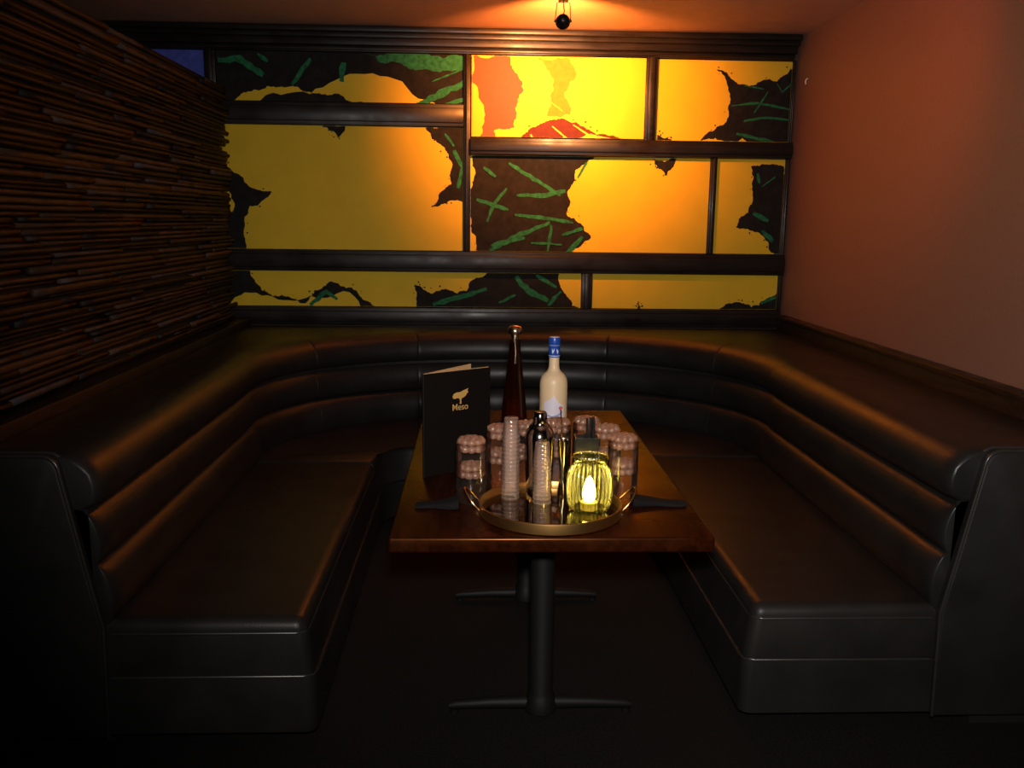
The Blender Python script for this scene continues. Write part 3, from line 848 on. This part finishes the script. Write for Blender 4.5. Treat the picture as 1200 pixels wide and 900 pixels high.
# ------------------------------------------------------------------ shaker, jigger, straw cup, bar spoon
sh = thing('cocktail_shaker', 'polished steel cocktail shaker at the back of the tray', 'shaker', (.190, 2.628, ZTR))
bm = lathe(bmesh.new(), [(0, 0), (.036, 0), (.0385, .004), (.0405, .03), (.043, .10), (.0445, .168), (0, .168)], 40); obj('body', bm, M['chrome'], sh, 40)
bm = lathe(bmesh.new(), [(0, .168), (.0455, .168), (.0458, .178), (.0445, .186), (.040, .198), (.031, .212), (.025, .218), (.0245, .221), (0, .221)], 40); obj('strainer_lid', bm, M['chrome'], sh, 40)
bm = lathe(bmesh.new(), [(0, .221), (.0215, .221), (.0225, .224), (.0205, .250), (.017, .255), (0, .256)], 32); obj('cap', bm, M['chrome'], sh, 40)
jg = thing('jigger', 'slim polished steel jigger between the shaker and the straw cup', 'jigger', (.262, 2.626, ZTR))
bm = lathe(bmesh.new(), [(0, 0), (.015, 0), (.016, .002), (.0085, .06), (.009, .066), (.0175, .168), (.0172, .170), (.0165, .168), (.008, .075), (0, .074)], 28); obj('cup', bm, M['chrome'], jg, 40)
sp = thing('stirring_spoon', 'thin bar spoon with a red knob leaning in the jigger', 'spoon', (.262, 2.626, ZTR))
bm = tube(bmesh.new(), [(-.001, 0, .082), (-.003, -.001, .12), (-.007, -.002, .20), (-.0105, -.003, .262)], .0020, 8); obj('stem', bm, M['brass'], sp, 60)
bm = bmesh.new(); r = bmesh.ops.create_uvsphere(bm, u_segments=12, v_segments=8, radius=.0055); bmesh.ops.translate(bm, verts=r['verts'], vec=(-.0108, -.003, .266)); obj('knob', bm, M['red_knob'], sp, 0)
sc_ = thing('straw_cup', 'square black plastic bar caddy holding black straws behind the candle jar', 'cup', (.327, 2.592, ZTR))
bm = bmesh.new()
bx(bm, -.035, .035, -.026, .026, 0, .004); bx(bm, -.035, .035, -.026, -.0235, .0, .188); bx(bm, -.035, .035, .0235, .026, 0, .188); bx(bm, -.035, -.0325, -.0235, .0235, 0, .188); bx(bm, .0325, .035, -.0235, .0235, 0, .188)
obj('box', bm, M['plastic_black'], sc_, 35)
rnd = random.Random(5)
for i in range(9):
    x, y = rnd.uniform(-.026, .028), rnd.uniform(-.018, .018); lx, ly = rnd.uniform(-.010, .012), rnd.uniform(-.01, .01)
    x = max(-.027, min(.027, x)); y = max(-.018, min(.018, y))
    o = obj('drinking_straw', tube(bmesh.new(), [(0, 0, 0), (lx * .6, ly * .6, .15), (lx, ly, rnd.uniform(.205, .232) + (.012 if x > 0 else -.012))], .0036, 7), M['plastic_black'], None, 60, (.327 + x * .8, 2.592 + y * .7, ZTR + .006))
    tag(o, 'thin black drinking straw standing in the black bar caddy', 'straw', 'black straws in the bar caddy')

# ------------------------------------------------------------------ candle jar
jx, jy = .323, 2.462
jar = thing('candle_jar', 'squat ribbed green glass candle jar glowing on the tray', 'candle holder', (jx, jy, ZTR))
bm = lathe(bmesh.new(), [(0, .002), (.045, .002), (.056, .008), (.0625, .025), (.066, .055), (.0655, .090), (.061, .115), (.053, .130), (.046, .137), (.0455, .147), (.050, .151), (.0515, .158), (.0495, .164), (.0465, .163), (.0455, .155)], 160, rib=.03, ribs=30)
obj('jar_glass', bm, M['jar'], jar, 0)
bm = lathe(bmesh.new(), [(0, .004), (.024, .004), (.0245, .008), (.0245, .026), (.021, .028), (.0, .026)], 28); obj('candle', bm, M['wax'], jar, 40)
bm = tube(bmesh.new(), [(0, 0, .025), (0, 0, .033)], .0012, 6); obj('wick', bm, M['black'], jar)
bm = lathe(bmesh.new(), [(0, .026), (.014, .029), (.0195, .042), (.0195, .058), (.015, .078), (.008, .094), (0, .104)], 16); obj('flame', bm, M['flame'], jar, 0)
pl_ = bpy.data.lights.new('candle_light', 'POINT'); pl_.energy = .06; pl_.color = (1, .60, .18); pl_.shadow_soft_size = .012
po = bpy.data.objects.new('candle_light', pl_); C.objects.link(po); po.parent = jar; po.location = (0, 0, .105)

# ------------------------------------------------------------------ folded napkins
def napkin(x0, x1, y, flip, label):
    bm = bmesh.new(); n = 22; m = 16; rings = []
    r2 = random.Random(3 + flip)
    for i in range(n + 1):
        t = i / n; s = t if not flip else 1 - t
        x = x0 + (x1 - x0) * t
        h = .011 + .020 * s ** 1.6; w = .020 + .016 * s + .003 * math.sin(9 * t)
        ring = []
        for j in range(m):
            a = 2 * PI * j / m; ca, sa = math.cos(a), math.sin(a)
            z = h * .5 + h * .5 * math.copysign(abs(sa) ** .6, sa) * (1 + .12 * math.sin(5 * a + 4 * t))
            ring.append(bm.verts.new((x, w * math.copysign(abs(ca) ** .8, ca) + .004 * math.sin(6 * t), max(.0006, z))))
        rings.append(ring)
    for A, B in zip(rings, rings[1:]):
        for j in range(m): bm.faces.new((A[j], A[(j + 1) % m], B[(j + 1) % m], B[j]))
    bm.faces.new(rings[0]); bm.faces.new(rings[-1])
    o = obj('cloth_napkin', bm, M['cloth'], None, 50, (0, y, ZT)); tag(o, label, 'napkin', 'folded napkins on the table')
napkin(-.178, -.052, 2.520, 0, 'folded black napkin left of the tray, in front of the menu')
napkin(.462, .622, 2.540, 1, 'folded black napkin right of the tray, near the table edge')

# ------------------------------------------------------------------ ceiling track and its spotlights
trk2 = thing('light_track', 'short black lighting track on the ceiling above the table', 'light track', (.9, 3.26, ZC))
obj('track', box(-.6, .6, -.018, .018, -.022, 0, .002), M['lamp'], trk2, 35)
trk = thing('light_track', 'black lighting track on the ceiling near the mural', 'light track', (.6, 4.66, ZC))
obj('track', box(-1.6, 1.2, -.018, .018, -.022, 0, .002), M['lamp'], trk, 35)
obj('feed_box', box(.26, .46, -.04, .028, -.052, 0, .003), M['lamp'], trk, 35)
def track_spot(x, yy, z_drop, target, label, energy, color, size, blend, radius, hot=0):
    """adaptor, wire yoke, round lamp head and the lamp's own light"""
    y = yy
    t = thing('track_spotlight', label, 'spotlight', (x, y, ZC))
    obj('adaptor', box(-.024, .024, -.05, .02, -.020 - .055, -.0225, .003), M['lamp'], t, 35)
    hz = -z_drop
    d = (Vector(target) - Vector((x, y, ZC + hz))).normalized()
    q = d.to_track_quat('Z', 'Y').to_matrix().to_4x4()
    side = Vector((d.y, -d.x, 0)).normalized()
    bm = bmesh.new()
    c0 = Vector((0, -.01, -.075))
    hc = Vector((0, 0, hz))
    for s in (-1, 1):
        p = hc + side * s * .038
        tube(bm, [c0 + side * s * .012, c0 + side * s * .032 + Vector((0, 0, -.006)), p + Vector((0, 0, .01)), p], .0022, 6)
        tube(bm, [p - side * s * .006, p + side * s * .006], .006, 8)
    tube(bm, [c0, c0 + Vector((.002, 0, -.03)), hc + Vector((.006, -.012, .045)), hc + Vector((.0, -.012, .028))], .0026, 6)
    obj('yoke', bm, M['lamp'], t, 60)
    bm = lathe(bmesh.new(), [(0, -.040), (.012, -.038), (.024, -.030), (.032, -.014), (.035, .004), (.037, .006), (.037, .016), (.033, .018), (.030, .012), (0, .012)], 32)
    bm.transform(Matrix.Translation(hc) @ q); obj('lamp_head', bm, M['lamp'], t, 50)
    bm = lathe(bmesh.new(), [(0, .013), (.029, .013), (.029, .0145), (0, .016)], 24); bm.transform(Matrix.Translation(hc) @ q)
    obj('lamp_lens', bm, M['lens'], t, 40)
    for e_, s_, b_ in ((energy, size, blend), (hot, math.radians(62), 1.0)):       # wide spill of the reflector, then its bright core
        if e_:
            l = spot_light('track_spotlight_beam', tuple(Vector((x, y, ZC)) + hc + d * .03), target, e_, color if e_ == energy else (1.0, .58, .34), s_, b_, radius)
            loc = l.location.copy(); l.parent = t; l.location = loc - Vector((x, y, ZC))
M['lens'] = emit_mat('lit_lamp_lens', (1, .5, .16), 8)
track_spot(.418, 4.70, .165, (.50, 5.83, 2.36), 'black track spotlight hanging above the mural and aimed at its top', 330, (1.0, .29, .05), math.radians(105), .75, .028, 95)
track_spot(.9, 3.30, .150, (2.0, 4.35, 2.10), 'black track spotlight nearer the camera, aimed at the right wall', 27, (1.0, .16, .035), math.radians(75), 1.0, .02)
hk = thing('wall_hook', 'tiny white hook on the right wall beside the mural', 'hook', (XR, 5.62, 2.40))
obj('hook', tube(bmesh.new(), [(0, 0, .015), (-.010, 0, .012), (-.014, 0, -.005), (-.010, 0, -.018)], .004, 8), M['white_paint'], hk, 60)
